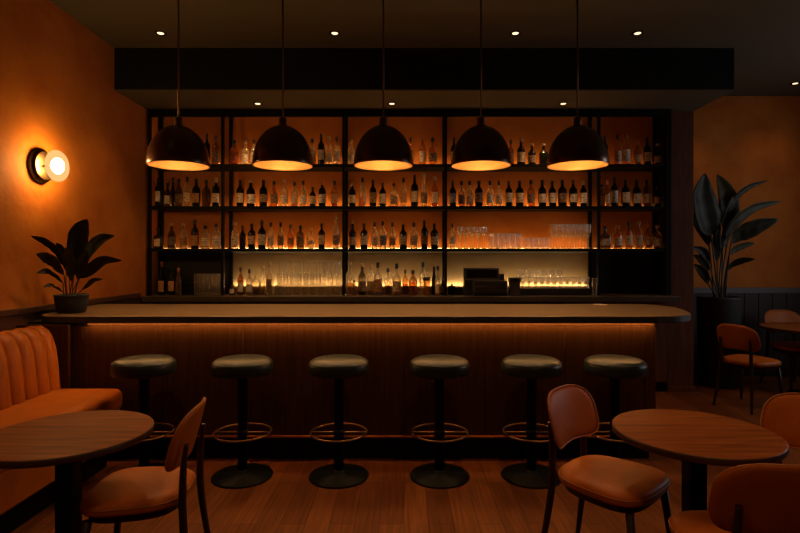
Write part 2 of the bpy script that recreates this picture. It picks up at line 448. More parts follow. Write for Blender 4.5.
# bottles: row, bay, list of (x, y, radius, height, shape, glass, label, cap) in metres
BOTTLES = [
    ('upper', 1, [(-2.241, 6.03, 0.0341, 0.364, 'w', 'k', 'n', 'k'), (-2.139, 6.03, 0.0427, 0.341, 's', 'a', 'da', 'bk')]),
    ('upper', 2, [(-1.928, 6.03, 0.0512, 0.296, 's', 'a', 'n', 'k'), (-1.807, 6.03, 0.0427, 0.284, 's', 'c', 'wh', 'wo'), (-1.707, 6.03, 0.0398, 0.296, 's', 'c', 'cr', 'bk')]),
    ('upper', 2, [(-1.044, 6.03, 0.0427, 0.307, 's', 'h', 'wh', 'k'), (-0.941, 6.03, 0.0398, 0.364, 'w', 'k', 'wh', 'k'), (-0.857, 6.03, 0.0427, 0.33, 's', 'c', 'cr', 'wo'), (-0.766, 6.03, 0.037, 0.33, 'w', 'c', 'wh', 'bk')]),
    ('upper', 3, [(-0.6, 6.03, 0.037, 0.296, 's', 'c', 'cr', 'go'), (0.077, 6.03, 0.0341, 0.319, 's', 'a', 'or', 'k'), (0.209, 6.03, 0.0427, 0.341, 's', 'a', 'cr', 'cu'), (0.327, 6.03, 0.0484, 0.319, 's', 'a', 'da', 'k')]),
    ('upper', 4, [(0.569, 6.03, 0.037, 0.319, 'w', 'k', 'cr', 'k'), (1.215, 6.03, 0.0341, 0.296, 's', 'a', 'or', 'k'), (1.331, 6.03, 0.0455, 0.307, 's', 'k', 'cr', 'go'), (1.454, 6.03, 0.0455, 0.25, 's', 'k', 'da', 'go'), (1.588, 6.03, 0.0484, 0.25, 'q', 'k', 'n', 'wo')]),
    ('upper', 5, [(2.287, 6.03, 0.0341, 0.341, 'w', 'k', 'n', 'k'), (2.43, 6.03, 0.0398, 0.353, 's', 'a', 'cr', 'k'), (2.528, 6.03, 0.0427, 0.364, 's', 'a', 'wh', 'cu'), (2.654, 6.03, 0.0398, 0.284, 's', 'a', 'cr', 'cu'), (2.768, 6.03, 0.0398, 0.319, 'w', 'k', 'wh', 'k'), (2.884, 6.03, 0.037, 0.25, 's', 'k', 'cr', 'wo')]),
    ('middle', 1, [(-2.752, 5.93, 0.0336, 0.313, 'w', 'k', 'cr', 'k'), (-2.69, 6.03, 0.0398, 0.273, 's', 'g', 'cr', 'k'), (-2.663, 6.11, 0.0288, 0.346, 'l', 'k', 'n', 'k'), (-2.56, 6.03, 0.0398, 0.319, 's', 'g', 'da', 'k'), (-2.467, 6.03, 0.0398, 0.341, 'w', 'c', 'cr', 'k'), (-2.363, 6.03, 0.0455, 0.319, 'w', 'k', 'or', 'k'), (-2.247, 6.03, 0.0484, 0.307, 's', 'g', 'n', 'k'), (-2.139, 6.03, 0.0427, 0.33, 'w', 'k', 'cr', 'wo')]),
    ('middle', 2, [(-1.864, 6.03, 0.0427, 0.307, 'w', 'k', 'cr', 'k'), (-1.742, 6.03, 0.0484, 0.307, 's', 'k', 'wh', 'go'), (-1.599, 6.03, 0.0455, 0.307, 'w', 'k', 'da', 'k'), (-1.479, 6.03, 0.0427, 0.296, 's', 'a', 'da', 'k'), (-1.361, 6.03, 0.0427, 0.307, 's', 'c', 'wh', 'wo'), (-1.245, 6.03, 0.0398, 0.284, 's', 'h', 'cr', 'k'), (-1.146, 6.03, 0.0398, 0.296, 's', 'c', 'wh', 'k'), (-1.039, 6.03, 0.037, 0.228, 'w', 'k', 'cr', 'k'), (-0.93, 6.03, 0.0427, 0.296, 'w', 'k', 'wh', 'cu'), (-0.79, 6.03, 0.0427, 0.296, 's', 'a', 'or', 'k')]),
    ('middle', 3, [(-0.588, 6.03, 0.0398, 0.284, 'w', 'k', 'cr', 'go'), (-0.472, 6.03, 0.0427, 0.33, 's', 'h', 'n', 'k'), (-0.353, 6.03, 0.0398, 0.307, 'w', 'k', 'da', 'k'), (-0.243, 6.03, 0.0398, 0.273, 'w', 'k', 'cr', 'bk'), (-0.116, 6.03, 0.0512, 0.273, 'q', 'h', 'da', 'bk'), (-0.005, 6.03, 0.0398, 0.33, 's', 'c', 'or', 'k'), (0.121, 6.03, 0.0427, 0.364, 'w', 'k', 'cr', 'k'), (0.228, 6.03, 0.037, 0.375, 'l', 'c', 'da', 'wo'), (0.35, 6.03, 0.037, 0.341, 's', 'a', 'cr', 'wo')]),
    ('middle', 4, [(0.555, 6.03, 0.037, 0.296, 'w', 'k', 'bl', 'k'), (0.656, 6.03, 0.0398, 0.296, 's', 'h', 'da', 'k'), (0.747, 6.03, 0.0398, 0.296, 's', 'h', 'cr', 'k'), (0.853, 6.03, 0.0484, 0.296, 'w', 'k', 'da', 'k'), (0.978, 6.03, 0.0398, 0.296, 's', 'c', 'wh', 'k'), (1.079, 6.03, 0.0387, 0.296, 's', 'c', 'cr', 'k'), (1.192, 6.03, 0.0427, 0.296, 'w', 'k', 'wh', 'bk'), (1.315, 6.03, 0.0455, 0.296, 'w', 'k', 'cr', 'k'), (1.445, 6.03, 0.0427, 0.307, 's', 'a', 'da', 'k'), (1.572, 6.03, 0.0455, 0.307, 'w', 'k', 'wh', 'k'), (1.687, 6.03, 0.0427, 0.296, 'w', 'k', 'wh', 'k'), (1.801, 6.03, 0.0484, 0.307, 'w', 'k', 'da', 'k'), (1.924, 6.03, 0.0455, 0.307, 'w', 'k', 'wh', 'bk'), (2.04, 6.03, 0.0398, 0.296, 'w', 'k', 'wh', 'wo')]),
    ('middle', 5, [(2.273, 6.09, 0.0373, 0.264, 's', 'g', 'or', 'k'), (2.313, 6.03, 0.0284, 0.307, 's', 'a', 'cr', 'cu'), (2.393, 6.03, 0.0398, 0.341, 'w', 'k', 'wh', 'k'), (2.52, 6.03, 0.0455, 0.307, 'w', 'k', 'cr', 'k'), (2.649, 6.03, 0.0455, 0.307, 's', 'k', 'cr', 'k'), (2.762, 6.03, 0.0427, 0.307, 'w', 'g', 'cr', 'k'), (2.882, 6.03, 0.037, 0.239, 'w', 'k', 'cr', 'k')]),
    ('lower', 1, [(-2.747, 5.93, 0.0476, 0.224, 'q', 'k', 'cr', 'k'), (-2.642, 6.03, 0.0455, 0.284, 's', 'g', 'da', 'go'), (-2.51, 6.03, 0.0455, 0.284, 's', 'c', 'or', 'wo'), (-2.379, 6.03, 0.0427, 0.33, 's', 'k', 'or', 'bk'), (-2.26, 6.03, 0.0484, 0.262, 's', 'c', 'cr', 'k'), (-2.133, 6.03, 0.0484, 0.284, 's', 'c', 'wh', 'k')]),
    ('lower', 2, [(-1.925, 6.03, 0.0398, 0.296, 's', 'c', 'wh', 'wo'), (-1.836, 6.03, 0.037, 0.262, 's', 'k', 'n', 'bk'), (-1.732, 6.03, 0.0427, 0.284, 'w', 'k', 'cr', 'k'), (-1.616, 6.03, 0.0455, 0.319, 's', 'k', 'wh', 'k'), (-1.514, 6.03, 0.037, 0.296, 's', 'c', 'wh', 'k'), (-1.404, 6.03, 0.037, 0.296, 's', 'c', 'da', 'k'), (-1.29, 6.03, 0.037, 0.273, 's', 'a', 'or', 'k'), (-1.179, 6.03, 0.0455, 0.262, 'w', 'g', 'da', 'k'), (-1.058, 6.03, 0.0512, 0.228, 'f', 'c', 'wh', 'wo'), (-0.937, 6.03, 0.0387, 0.284, 'w', 'k', 'cr', 'k'), (-0.774, 6.03, 0.0398, 0.353, 's', 'c', 'da', 'po')]),
    ('lower', 3, [(-0.585, 6.03, 0.0427, 0.296, 's', 'k', 'cr', 'po'), (-0.454, 6.03, 0.0427, 0.284, 'w', 'k', 'wh', 'k'), (-0.333, 6.03, 0.037, 0.296, 's', 'c', 'cr', 'bk'), (-0.241, 6.03, 0.041, 0.307, 's', 'c', 'bl', 'k'), (-0.13, 6.03, 0.037, 0.296, 's', 'c', 'or', 'k'), (-0.008, 6.03, 0.0455, 0.273, 'w', 'k', 'cr', 'k'), (0.113, 6.03, 0.0455, 0.296, 's', 'c', 'cr', 'bk'), (0.231, 6.03, 0.0398, 0.319, 'w', 'k', 'da', 'k'), (0.346, 6.03, 0.0444, 0.284, 'w', 'k', 'cr', 'k')]),
    ('lower', 4, [(0.552, 6.03, 0.0353, 0.284, 'w', 'c', 'wh', 'k')]),
    ('lower', 5, [(2.287, 6.03, 0.0569, 0.25, 'q', 'g', 'cr', 'k'), (2.432, 6.03, 0.0484, 0.262, 's', 'a', 'cr', 'cu'), (2.558, 6.03, 0.0398, 0.307, 's', 'a', 'cr', 'k'), (2.671, 6.03, 0.041, 0.307, 's', 'a', 'cr', 'go'), (2.782, 6.03, 0.0427, 0.307, 's', 'a', 'cr', 'cu'), (2.883, 6.03, 0.0484, 0.262, 's', 'a', 'wh', 'wo')]),
    ('counter', 1, [(-2.734, 5.98, 0.0395, 0.372, 's', 'k', 'or', 'cu'), (-2.608, 5.95, 0.0365, 0.303, 'w', 'k', 'or', 'k'), (-2.526, 5.94, 0.0336, 0.303, 's', 'a', 'n', 'cu')]),
    ('counter', 2, [(-1.928, 5.95, 0.0309, 0.168, 's', 'g', 'wh', 'k'), (-1.837, 5.96, 0.0337, 0.315, 's', 'a', 'wh', 'bk'), (-1.737, 5.95, 0.0337, 0.292, 's', 'h', 'cr', 'k'), (-1.692, 6.05, 0.0599, 0.24, 'f', 'h', 'n', 'wo'), (-1.623, 6.1, 0.0317, 0.322, 'l', 'c', 'n', 'wo'), (-1.514, 5.98, 0.0395, 0.372, 'q', 'c', 'da', 'go')]),
    ('counter', 3, [(-0.62, 6.07, 0.047, 0.378, 's', 'h', 'n', 'go'), (-0.555, 5.92, 0.0279, 0.168, 's', 'a', 'n', 'k'), (-0.472, 5.98, 0.0463, 0.35, 's', 'g', 'da', 'go'), (-0.381, 6.08, 0.0459, 0.344, 's', 'c', 'cr', 'go'), (-0.295, 6.02, 0.0483, 0.363, 's', 'h', 'or', 'k'), (-0.182, 6.1, 0.0432, 0.299, 's', 'h', 'n', 'k'), (-0.082, 6.02, 0.0511, 0.352, 's', 'h', 'cr', 'k'), (0.014, 6.05, 0.0342, 0.285, 's', 'a', 'n', 'k'), (0.101, 5.95, 0.0477, 0.281, 's', 'a', 'n', 'k'), (0.218, 6.08, 0.043, 0.367, 's', 'c', 'n', 'k'), (0.256, 5.96, 0.0365, 0.202, 'j', 'a', 'n', 'k'), (0.341, 6.02, 0.0284, 0.352, 'l', 'k', 'n', 'go'), (0.378, 5.93, 0.0313, 0.324, 'l', 'h', 'cr', 'k'), (0.438, 6.0, 0.0255, 0.192, 's', 'k', 'or', 'k')]),
]

# ---------------------------------------------------------------- the bar
BT = 1.08
bar = thing('bar_counter', 'long wooden bar counter with dark rounded top and glowing strip under its lip', 'bar counter', (0, 3.955, 0))
def arc(cx, cy, rx, ry, a0, a1, n=10):
    return [(cx + rx * math.cos(math.radians(a0 + (a1 - a0) * k / n)), cy + ry * math.sin(math.radians(a0 + (a1 - a0) * k / n))) for k in range(n + 1)]
oy = -3.955
rend = [(p.x, p.y) for p in smooth_path([(1.86, 3.885, 0), (2.05, 3.93, 0), (2.19, 4.05, 0), (2.265, 4.22, 0), (2.33, 4.45, 0), (2.36, 4.66, 0), (2.31, 4.85, 0), (2.18, 4.94, 0), (2.02, 4.95, 0)], 4)]
outline = [(-2.838, 4.62), (-2.765, 4.45), (-2.765, 4.14)] + arc(-2.55, 4.125, .215, .24, 188, 270, 8) + rend + [(-2.838, 4.95)]
seen = []
for p in outline:
    if not seen or (abs(p[0] - seen[-1][0]) + abs(p[1] - seen[-1][1])) > 1e-4: seen.append(p)
outline = [(x, y + oy) for x, y in seen]
mb = MB()
def shrink(pts, d):
    n = len(pts); cx = sum(p[0] for p in pts) / n; cy = sum(p[1] for p in pts) / n; out = []
    for i in range(n):
        a, b, c = Vector(pts[i - 1]), Vector(pts[i]), Vector(pts[(i + 1) % n])
        t = (c - a).normalized(); nrm = Vector((-t.y, t.x))
        out.append(tuple(b + nrm * d))
    return out
rim = []
for d, z in ((.004, BT - .052), (0, BT - .048), (0, BT - .004)):
    rim.append([(x, y, z) for x, y in shrink(outline, d)])
mb.rings(rim, mi=1, smooth=False, cap0=True, cap1=False)
top = [[(x, y, BT - .004) for x, y in outline], [(x, y, BT) for x, y in shrink(outline, .005)]]
mb.rings(top, mi=0, smooth=False, cap0=False, cap1=True)
mb.build('countertop', ['counter_top', 'counter_edge'], bar)
# body, panels, plinth
MB().box(-2.83, 1.86, .03, .80, .179, 1.028).build('carcass', 'black_wood', bar)
MB().box(-2.83, 1.84, .03, .74, 0, .175).build('plinth', 'black', bar)
MB().box(-2.83, 1.89, -.022, .05, .170, .184).build('plinth_ledge', 'table_wood', bar, bevel=.003)  # lighter walnut than the panels, painting the lit line along the ledge
edges = [-2.83, -2.4, -1.8, -1.2, -.6, 0, .6, 1.2, 1.8, 1.88]
for a, b in zip(edges[:-1], edges[1:]):
    MB().box(a + .0015, b - .0015, 0, .028, .186, .998).build('front_panel', 'panel_wood', bar, bevel=.0015, seg=1)
MB().box(1.862, 1.88, .03, .80, .186, 1.02).build('end_panel', 'panel_wood', bar, bevel=.0015, seg=1)
MB().box(-2.36, 1.872, -.003, .028, 1.003, 1.027).build('header_strip', 'panel_wood', bar)
MB().box(-2.36, 1.86, -.036, -.018, 1.0248, 1.0279).build('light_strip', 'led_bar', bar)

# ---------------------------------------------------------------- back counter and shelving
bc = thing('back_counter', 'low dark back counter running under the bottle shelves', 'counter', (0, 5.72, 0))
MB().box(-2.83, 2.99, 0, .52, 1.035, 1.094).build('worktop', 'back_top', bc, bevel=.004)
MB().box(-2.83, 2.965, .25, .52, .10, 1.035).build('cabinet_body', 'black_wood', bc)
MB().box(-2.83, 2.965, .28, .52, 0, .10).build('toe_kick', 'black', bc)
for k in range(10):
    a = -2.82 + .578 * k
    dd = MB().box(a, a + .57, .23, .25, .12, 1.02).build('cabinet_door', 'pillar', bc, bevel=.003)

sh = thing('bottle_shelving', 'tall black metal shelving with glowing orange back panels behind the bar', 'shelving', (0, 5.9, 1.094))
POST = [-2.835, -2.02, -.673, .465, 2.17, 2.93]
def zz(z): return z - 1.094
for x in POST:
    MB().box(x - .014, x + .014, -.012, .03, 0, zz(3.165)).build('post', 'black', sh)
    MB().box(x - .017, x + .017, .27, .315, 0, zz(3.165)).build('post', 'black', sh)
for z in (1.578, 2.05, 2.518):
    MB().box(-2.84, 2.95, -.002, .315, zz(z + .006), zz(z + .040)).build('shelf', 'black', sh, bevel=.002)
MB().box(-2.85, 2.95, -.01, .02, zz(3.085), zz(3.165)).build('top_rail', 'black', sh)
MB().box(2.95, 2.972, -.01, .335, 0, zz(3.165)).build('side_board', 'black', sh)
MB().box(-2.85, 2.95, .322, .345, zz(1.60), zz(3.165)).build('back_panel', 'plaster_panel', sh)
MB().box(POST[1], POST[4], .322, .345, 0, zz(1.59)).build('splashback', 'taupe', sh)
MB().box(-2.85, POST[1], .322, .345, 0, zz(1.59)).build('splashback', 'black_wood', sh)
MB().box(POST[4], 2.95, .322, .345, 0, zz(1.59)).build('splashback', 'black_wood', sh)
for z in (1.618, 2.090, 2.558):
    for k in range(5):
        a, b = POST[k] + .03, POST[k + 1] - .03
        MB().box(a, b, .245, .262, zz(z) + .001, zz(z) + .007).build('light_strip', 'led_amber' if 0 < k < 4 else 'led_amber_side', sh)
for k in (1, 2, 3):
    a, b = POST[k] + .03, POST[k + 1] - .03
    MB().box(a, b, .282, .300, .074, .082).build('light_strip', 'led_warm', sh)
    MB().box(a, b, .262, .272, .0005, .092).build('light_cover', 'taupe', sh)
    MB().box(a, b, .270, .280, zz(1.577), zz(1.583)).build('light_strip', 'led_under', sh)

# ---------------------------------------------------------------- bottles
def profile(shape, r, h):
    if shape == 'w':   p = [(.92, 0), (1, .02), (1, .60), (.93, .66), (.62, .72), (.36, .77), (.33, .98), (.36, .985), (.36, 1)]
    elif shape == 's': p = [(.92, 0), (1, .02), (1, .55), (.93, .61), (.70, .67), (.42, .73), (.34, .79), (.32, .97), (.37, .975), (.37, 1)]
    elif shape == 'l': p = [(.92, 0), (1, .02), (.98, .45), (.85, .55), (.55, .68), (.45, .80), (.42, 1)]
    elif shape == 'q': p = [(.95, 0), (1, .02), (1, .52), (.95, .60), (.55, .67), (.32, .72), (.30, .98), (.36, 1)]
    elif shape == 'f': p = [(.55, 0), (.78, .06), (.97, .22), (1, .36), (.93, .52), (.70, .66), (.35, .76), (.26, .82), (.26, 1)]
    else:              p = [(.95, 0), (1, .03), (1, .80), (.9, .84), (.9, 1)]
    return [(a * r, b * h) for a, b in p]
LBL = {'w': (.16, .52), 's': (.12, .48), 'l': (.10, .42), 'q': (.12, .46), 'f': (.22, .46), 'j': (.2, .7)}
GM = {'k': 'g_dark', 'a': 'g_amber', 'c': 'g_clear', 'g': 'g_grey', 'h': 'g_clear'}
GW = {'k': 'dark', 'a': 'amber', 'c': 'clear', 'g': 'smoky', 'h': 'half-full clear'}
SW = {'w': 'wine bottle', 's': 'spirit bottle', 'l': 'slim bottle', 'q': 'square bottle', 'f': 'round flask bottle', 'j': 'jar'}
LW = {'cr': 'cream label', 'wh': 'white label', 'or': 'orange label', 'bl': 'blue label', 'da': 'dark label', 'bk': 'buff label'}
CW = {'k': 'black cap', 'bk': 'brown cap', 'go': 'gold cap', 'wo': 'cork stopper', 'cu': 'copper cap', 'po': 'steel pourer'}
BW = {1: 'far-left bay', 2: 'left-centre bay', 3: 'middle bay', 4: 'right-centre bay', 5: 'far-right bay'}
ROWZ = {'upper': 2.559, 'middle': 2.091, 'lower': 1.619, 'counter': 1.095}
RW = {'upper': 'top shelf', 'middle': 'second shelf', 'lower': 'third shelf', 'counter': 'back counter'}
def bottle(row, bay, n, x, y, r, h, shape, g, lb, cap):
    look = GW[g] + ' ' + SW[shape] + ' with ' + (LW[lb] if lb != 'n' else CW[cap])
    t = thing('bottle', '%s, %s from left in %s, %s' % (look, ORD[n], BW[bay], RW[row]), 'bottle', (x, y, ROWZ[row]),
              random.uniform(-.25, .25), 'bottles, %s, %s' % (BW[bay], RW[row]))
    P = profile(shape, r, h)
    capz = .84 if shape in 'ws' else (.86 if shape != 'j' else .8)
    if cap == 'po': capz = .93
    seg = 4 if False else 18
    mb = MB()
    if shape == 'q':
        rs = []
        for pr, z in P:
            sq = min(1, max(0, (pr / r - .45) / .5))
            ring = []
            for i in range(20):
                a = 2 * PI * i / 20
                e = 1 - .62 * sq
                cx, sx_ = math.cos(a), math.sin(a)
                ring.append((pr * math.copysign(abs(cx) ** e, cx), pr * (.72 if sq > 0 else 1) * math.copysign(abs(sx_) ** e, sx_) if sq > 0 else pr * sx_, z))
            rs.append(ring)
        mb.rings(rs, smooth=True)
    else:
        mb.lathe(P, seg=seg)
    mb.build('glass_body', GM[g], t)
    if g in 'h' or (g in 'ac' and random.random() < .5 and shape != 'q'):
        lv = .34 if g == 'h' else random.uniform(.4, .58)
        pl = [(a * .93, z) for a, z in P if z < lv * h]
        pl[0] = (pl[0][0], .004); pl.append((r * .93, lv * h)) if lv < .55 else pl.append((pl[-1][0] * .95, lv * h))
        if g != 'c' and shape != 'q': MB().lathe(pl, seg=14).build('liquid', 'g_liquid', t)
    if lb != 'n':
        z0, z1 = LBL[shape]; z0 += random.uniform(-.02, .02); z1 += random.uniform(-.06, .02)
        rr = r * 1.012 + .0004
        if shape == 'f':
            vs = []; fs = []
            rings_ = []
            for k in range(6):
                z = h * (z0 + (z1 - z0) * k / 5)
                for j in range(len(P) - 1):
                    if P[j][1] <= z <= P[j + 1][1]:
                        q = (z - P[j][1]) / (P[j + 1][1] - P[j][1]); rz_ = P[j][0] + q * (P[j + 1][0] - P[j][0])
                rings_.append([(rz_ * 1.02 * math.sin(a), -rz_ * 1.02 * math.cos(a), z) for a in [math.radians(-50 + 10 * i) for i in range(11)]])
            MB().rings(rings_, cap0=False, cap1=False, closed=False).build('label', M['lb_' + lb], t)
        elif shape == 'q':
            MB().box(-r * .72, r * .72, -r * .735 - .0006, -r * .72, h * z0, h * z1).build('label', M['lb_' + lb], t)
        else:
            A = 68
            rings_ = [[(rr * math.sin(a), -rr * math.cos(a), z) for a in [math.radians(-A + A / 5 * i) for i in range(11)]] for z in (h * z0, h * z1)]
            MB().rings(rings_, cap0=False, cap1=False, closed=False).build('label', M['lb_' + lb], t)
    top = [p for p in P if p[1] >= capz * h]
    nr = P[-2][0] if shape != 'j' else r * .95
    mb = MB()
    if cap == 'po':
        mb.lathe([(nr * .9, h * .96), (nr * 1.15, h * .985), (nr * 1.15, h * 1.0), (nr * .35, h * 1.02), (nr * .3, h * 1.12)], seg=10)
    elif cap in ('go', 'wo') and shape in 'sqfl':
        mb.lathe([(nr * 1.1, h * .90), (nr * 1.35, h * .905), (nr * 1.4, h * .94), (nr * 1.4, h * 1.0), (nr * 1.1, h * 1.012)], seg=12)
    else:
        mb.lathe([(nr * 1.16, h * capz), (nr * 1.16, h * 1.0), (nr * 1.0, h * 1.008)], seg=12)
    mb.build('cap', M['cap_' + cap], t)
    return t
merged = {}
for row, bay, L in BOTTLES: merged.setdefault((row, bay), []).extend(L)
for (row, bay), L in merged.items():
    L = sorted(L)
    for n, (x, y, r, h, shape, g, lb, cap) in enumerate(L):
        bottle(row, bay, n + 1, x, y, r, h, shape, g, lb, cap)

# ---------------------------------------------------------------- glasses
def tumbler_bm(r, h):
    k = r * .84 + (r * .16) * (.016 / h)
    mb = MB().lathe([(r * .80, 0), (r * .84, .003), (k, .016)], seg=16, mi=1, cap1=False)
    mb.lathe([(k, .016), (r * .995, h - .004)], seg=16, cap0=False, cap1=False)
    mb.lathe([(r * .995, h - .004), (r, h), (r - .0024, h), (r - .003, h - .004)], seg=16, mi=1, cap0=False, cap1=False)
    return mb.lathe([(k - .003, .016), (.001, .014)], seg=16, mi=1, cap0=False)
def stem_bm(r, h, bowl, flare=1.0):
    b0 = h * (1 - bowl)
    mb = MB().lathe([(r * .82, 0), (r * .80, .003), (.006, .010), (.0038, .03), (.0038, b0 - .012), (.010, b0), (r * .55, b0 + h * bowl * .14)], seg=16, mi=1, cap1=False)
    mb.lathe([(r * .55, b0 + h * bowl * .14), (r * .85, b0 + h * bowl * .30), (r * flare, b0 + h * bowl * .55), (r * .955, h - .004)], seg=16, cap0=False, cap1=False)
    return mb.lathe([(r * .955, h - .004), (r * .95, h), (r * .95 - .002, h), (r * .95 - .0025, h - .004)], seg=16, mi=1, cap0=False, cap1=False)
PROTO = {}
def glass(kind, key, mb_f):
    if key not in PROTO:
        PROTO[key] = mb_f().build(kind, ['g_glass', 'g_thick_glint']); o = PROTO[key]
    else:
        o = PROTO[key].copy(); COL.objects.link(o)
    return o
def glass_rows(kind, word, key, mk, x0, x1, n, ys, z, where, group):
    for j, y in enumerate(ys):
        for i in range(n):
            o = glass(kind, key, mk)
            x = x0 + (x1 - x0) * i / (n - 1) if n > 1 else x0
            o.location = (x + random.uniform(-.002, .002), y + random.uniform(-.002, .002), z)
            rowname = ('front row' if j == 0 else 'back row') if len(ys) > 1 else 'row'
            tag(o, '%s, %s from left in the %s %s' % (word, ORD[i + 1], rowname, where), 'glass', group)
L3 = ROWZ['lower']; CZ = ROWZ['counter']
glass_rows('cocktail_glass', 'tall stemmed glass', 'coupe', lambda: stem_bm(.030, .245, .40), .635, .915, 5, (5.99, 6.09), L3, 'beside lone bottle, third shelf', 'stemmed glasses on the third shelf')
glass_rows('highball_glass', 'straight highball glass', 'highball', lambda: tumbler_bm(.029, .170), .985, 1.300, 6, (5.98, 6.08), L3, 'on third shelf right-centre bay', 'highball glasses on the third shelf')
glass_rows('shot_glass', 'small tumbler glass', 'shot', lambda: tumbler_bm(.025, .12), 1.385, 1.625, 5, (5.99, 6.06), L3, 'on third shelf right-centre bay', 'small tumblers on the third shelf')
glass_rows('wine_glass', 'large wine glass', 'wine', lambda: stem_bm(.031, .275, .50, 1.0), 1.700, 2.085, 7, (5.99, 6.08), L3, 'at right end of third shelf', 'wine glasses on the third shelf')
glass_rows('highball_glass', 'tall highball glass', 'tallball', lambda: tumbler_bm(.0255, .235), -2.345, -2.075, 6, (5.98, 6.07), CZ, 'on counter in far-left bay', 'tall glasses on the back counter')
# glass stand with two tiers of glasses
SX0, SX1 = -1.445, -.705
st = thing('glass_display_stand', 'low clear glass stand carrying drinking glasses on the back counter, left-centre bay', 'stand', (0, 6.02, CZ))
MB().box(SX0, SX1, -.085, .10, .104, .110).build('glass_shelf', 'g_glass', st)
for x in (SX0, SX1 - .006):
    MB().box(x, x + .006, -.085, .10, 0, .104).build('side_panel', 'g_glass', st)
glass_rows('rocks_glass', 'short rocks glass', 'rocks', lambda: tumbler_bm(.036, .088), SX0 + .05, SX1 - .05, 8, (5.985,), CZ, 'under the glass stand', 'rocks glasses under the stand')
glass_rows('water_glass', 'water glass', 'water', lambda: tumbler_bm(.031, .135), SX0 + .04, SX1 - .255, 7, (5.975,), CZ + .1105, 'standing along front of the glass stand', 'water glasses on the stand')
glass_rows('flute_glass', 'tall flute glass', 'flute', lambda: stem_bm(.031, .262, .62, .95), SX1 - .185, SX1 - .04, 3, (5.975,), CZ + .1105, 'at right end of the glass stand', 'flutes on the stand')
glass_rows('pint_glass', 'tall pint glass', 'pint', lambda: tumbler_bm(.040, .265), SX0 + .045, SX1 - .045, 8, (6.075,), CZ + .1105, 'along back of the glass stand', 'pint glasses on the stand')
# dark tray riser with stemware, right-centre bay
tr = MB().box(1.31, 2.10, 5.93, 6.13, CZ, CZ + .075).build('serving_tray', 'black_wood', bevel=.006)
tag(tr, 'long low dark wooden riser under the glasses in the right-centre counter bay', 'riser')
TZ = CZ + .0755
glass_rows('stemmed_glass', 'short stemmed glass', 'ststem', lambda: stem_bm(.030, .125, .62, 1.0), 1.345, 2.06, 11, (5.965, 6.035), TZ, 'on the dark riser', 'short stemmed glasses on the riser')
glass_rows('goblet', 'tall goblet', 'goblet', lambda: stem_bm(.034, .205, .50, 1.0), 1.345, 1.79, 6, (6.093,), TZ, 'at back of the dark riser', 'goblets on the riser')
for i, x in enumerate((2.125,)):
    o = tumbler_bm(.030, .19).build('highball_glass', ['g_glass', 'g_thick_glint']); o.location = (x - .003, 5.90, CZ)
    tag(o, 'single highball glass beside right end of the dark riser', 'glass')
# small jars, box and register on the back counter
o = MB().box(-.15, .12, -.03, .08, 0, .135).build('bar_caddy', 'black', bevel=.004); o.location = (-2.49, 6.03, CZ)
tag(o, 'plain black box among bottles in the far-left counter bay', 'box')
o = thing('ice_bucket', 'small dark bowl with lid knob left of the register', 'bowl', (.540, 6.0, CZ))
MB().lathe([(.030, 0), (.043, .01), (.046, .085), (.042, .09)], seg=20).build('bowl', 'black', o)
MB().lathe([(.044, .09), (.040, .10), (.012, .106), (.012, .12), (.003, .125)], seg=20).build('lid', 'black_wood', o)
o = MB().box(-.045, .045, -.05, .05, 0, .085).build('napkin_holder', 'black_wood', bevel=.006); o.location = (.625, 6.08, CZ)
tag(o, 'small dark box squeezed between the bowl and the register', 'box')
pos = thing('cash_register', 'black cash register with upright screen on the back counter', 'cash register', (.88, 5.90, CZ))
MB().box(-.12, .25, -.13, .19, 0, .165).build('base', 'pos', pos, bevel=.006)
dr = MB().box(-.105, .235, -.138, -.129, .015, .125).build('cash_drawer', 'pos_screen', pos, bevel=.003)
MB().box(-.10, .23, -.141, -.137, .098, .104).build('drawer_slot', 'brass_dark', dr)
MB().add([(-.21, .0, .0), (.19, .0, .0), (.19, .12, .0), (-.21, .12, .0), (-.21, .03, .305), (.185, .03, .305), (.185, .10, .305), (-.21, .10, .305)],
         [(3, 2, 1, 0), (4, 5, 6, 7), (0, 1, 5, 4), (1, 2, 6, 5), (2, 3, 7, 6), (3, 0, 4, 7)]).build('housing', 'pos', pos, bevel=.006)
MB().add([(-.175, .0175, .195), (.165, .0175, .195), (.165, .026, .285), (-.175, .026, .285), (-.175, .022, .195), (.165, .022, .195), (.165, .0305, .285), (-.175, .0305, .285)],
         [(0, 1, 2, 3), (7, 6, 5, 4), (0, 4, 5, 1), (1, 5, 6, 2), (2, 6, 7, 3), (3, 7, 4, 0)]).build('screen', 'pos_screen', pos)
MB().box(-.19, .19, -.012, .02, .165, .180).build('display_ledge', 'back_top', pos, bevel=.003)
o = thing('card_reader', 'small dark card terminal beside the register on a pale box', 'card terminal', (1.235, 5.93, CZ))
MB().box(-.055, .055, -.05, .05, 0, .145).build('stand', 'back_top', o, bevel=.004)
MB().box(-.060, .060, -.055, .055, .145, .20).build('terminal', 'pos', o, bevel=.008)
MB().box(-.03, .03, -.059, -.055, .158, .188).build('screen', 'pos_screen', o)
o = MB().box(-.04, .04, -.02, .04, 0, .235).build('receipt_printer', 'pos', bevel=.008); o.location = (1.115, 6.115, CZ)
tag(o, 'black upright receipt printer rising behind the register right side', 'printer')
o = MB().lathe([(.07, 0), (.105, .006), (.11, .012), (.10, .012), (.065, .008), (.001, .008)], seg=28).build('serving_dish', 'brass_dark'); o.location = (2.32, 5.83, CZ)
tag(o, 'flat metal dish on the back counter at the right end', 'dish')
o = MB().box(-.035, .035, -.06, .06, 0, .004).build('bar_menu', 'lb_cr'); o.location = (1.80, 4.86, BT + .0005); o.rotation_euler = (0, 0, .9)
tag(o, 'small pale card lying on the bar top near its right end', 'card')

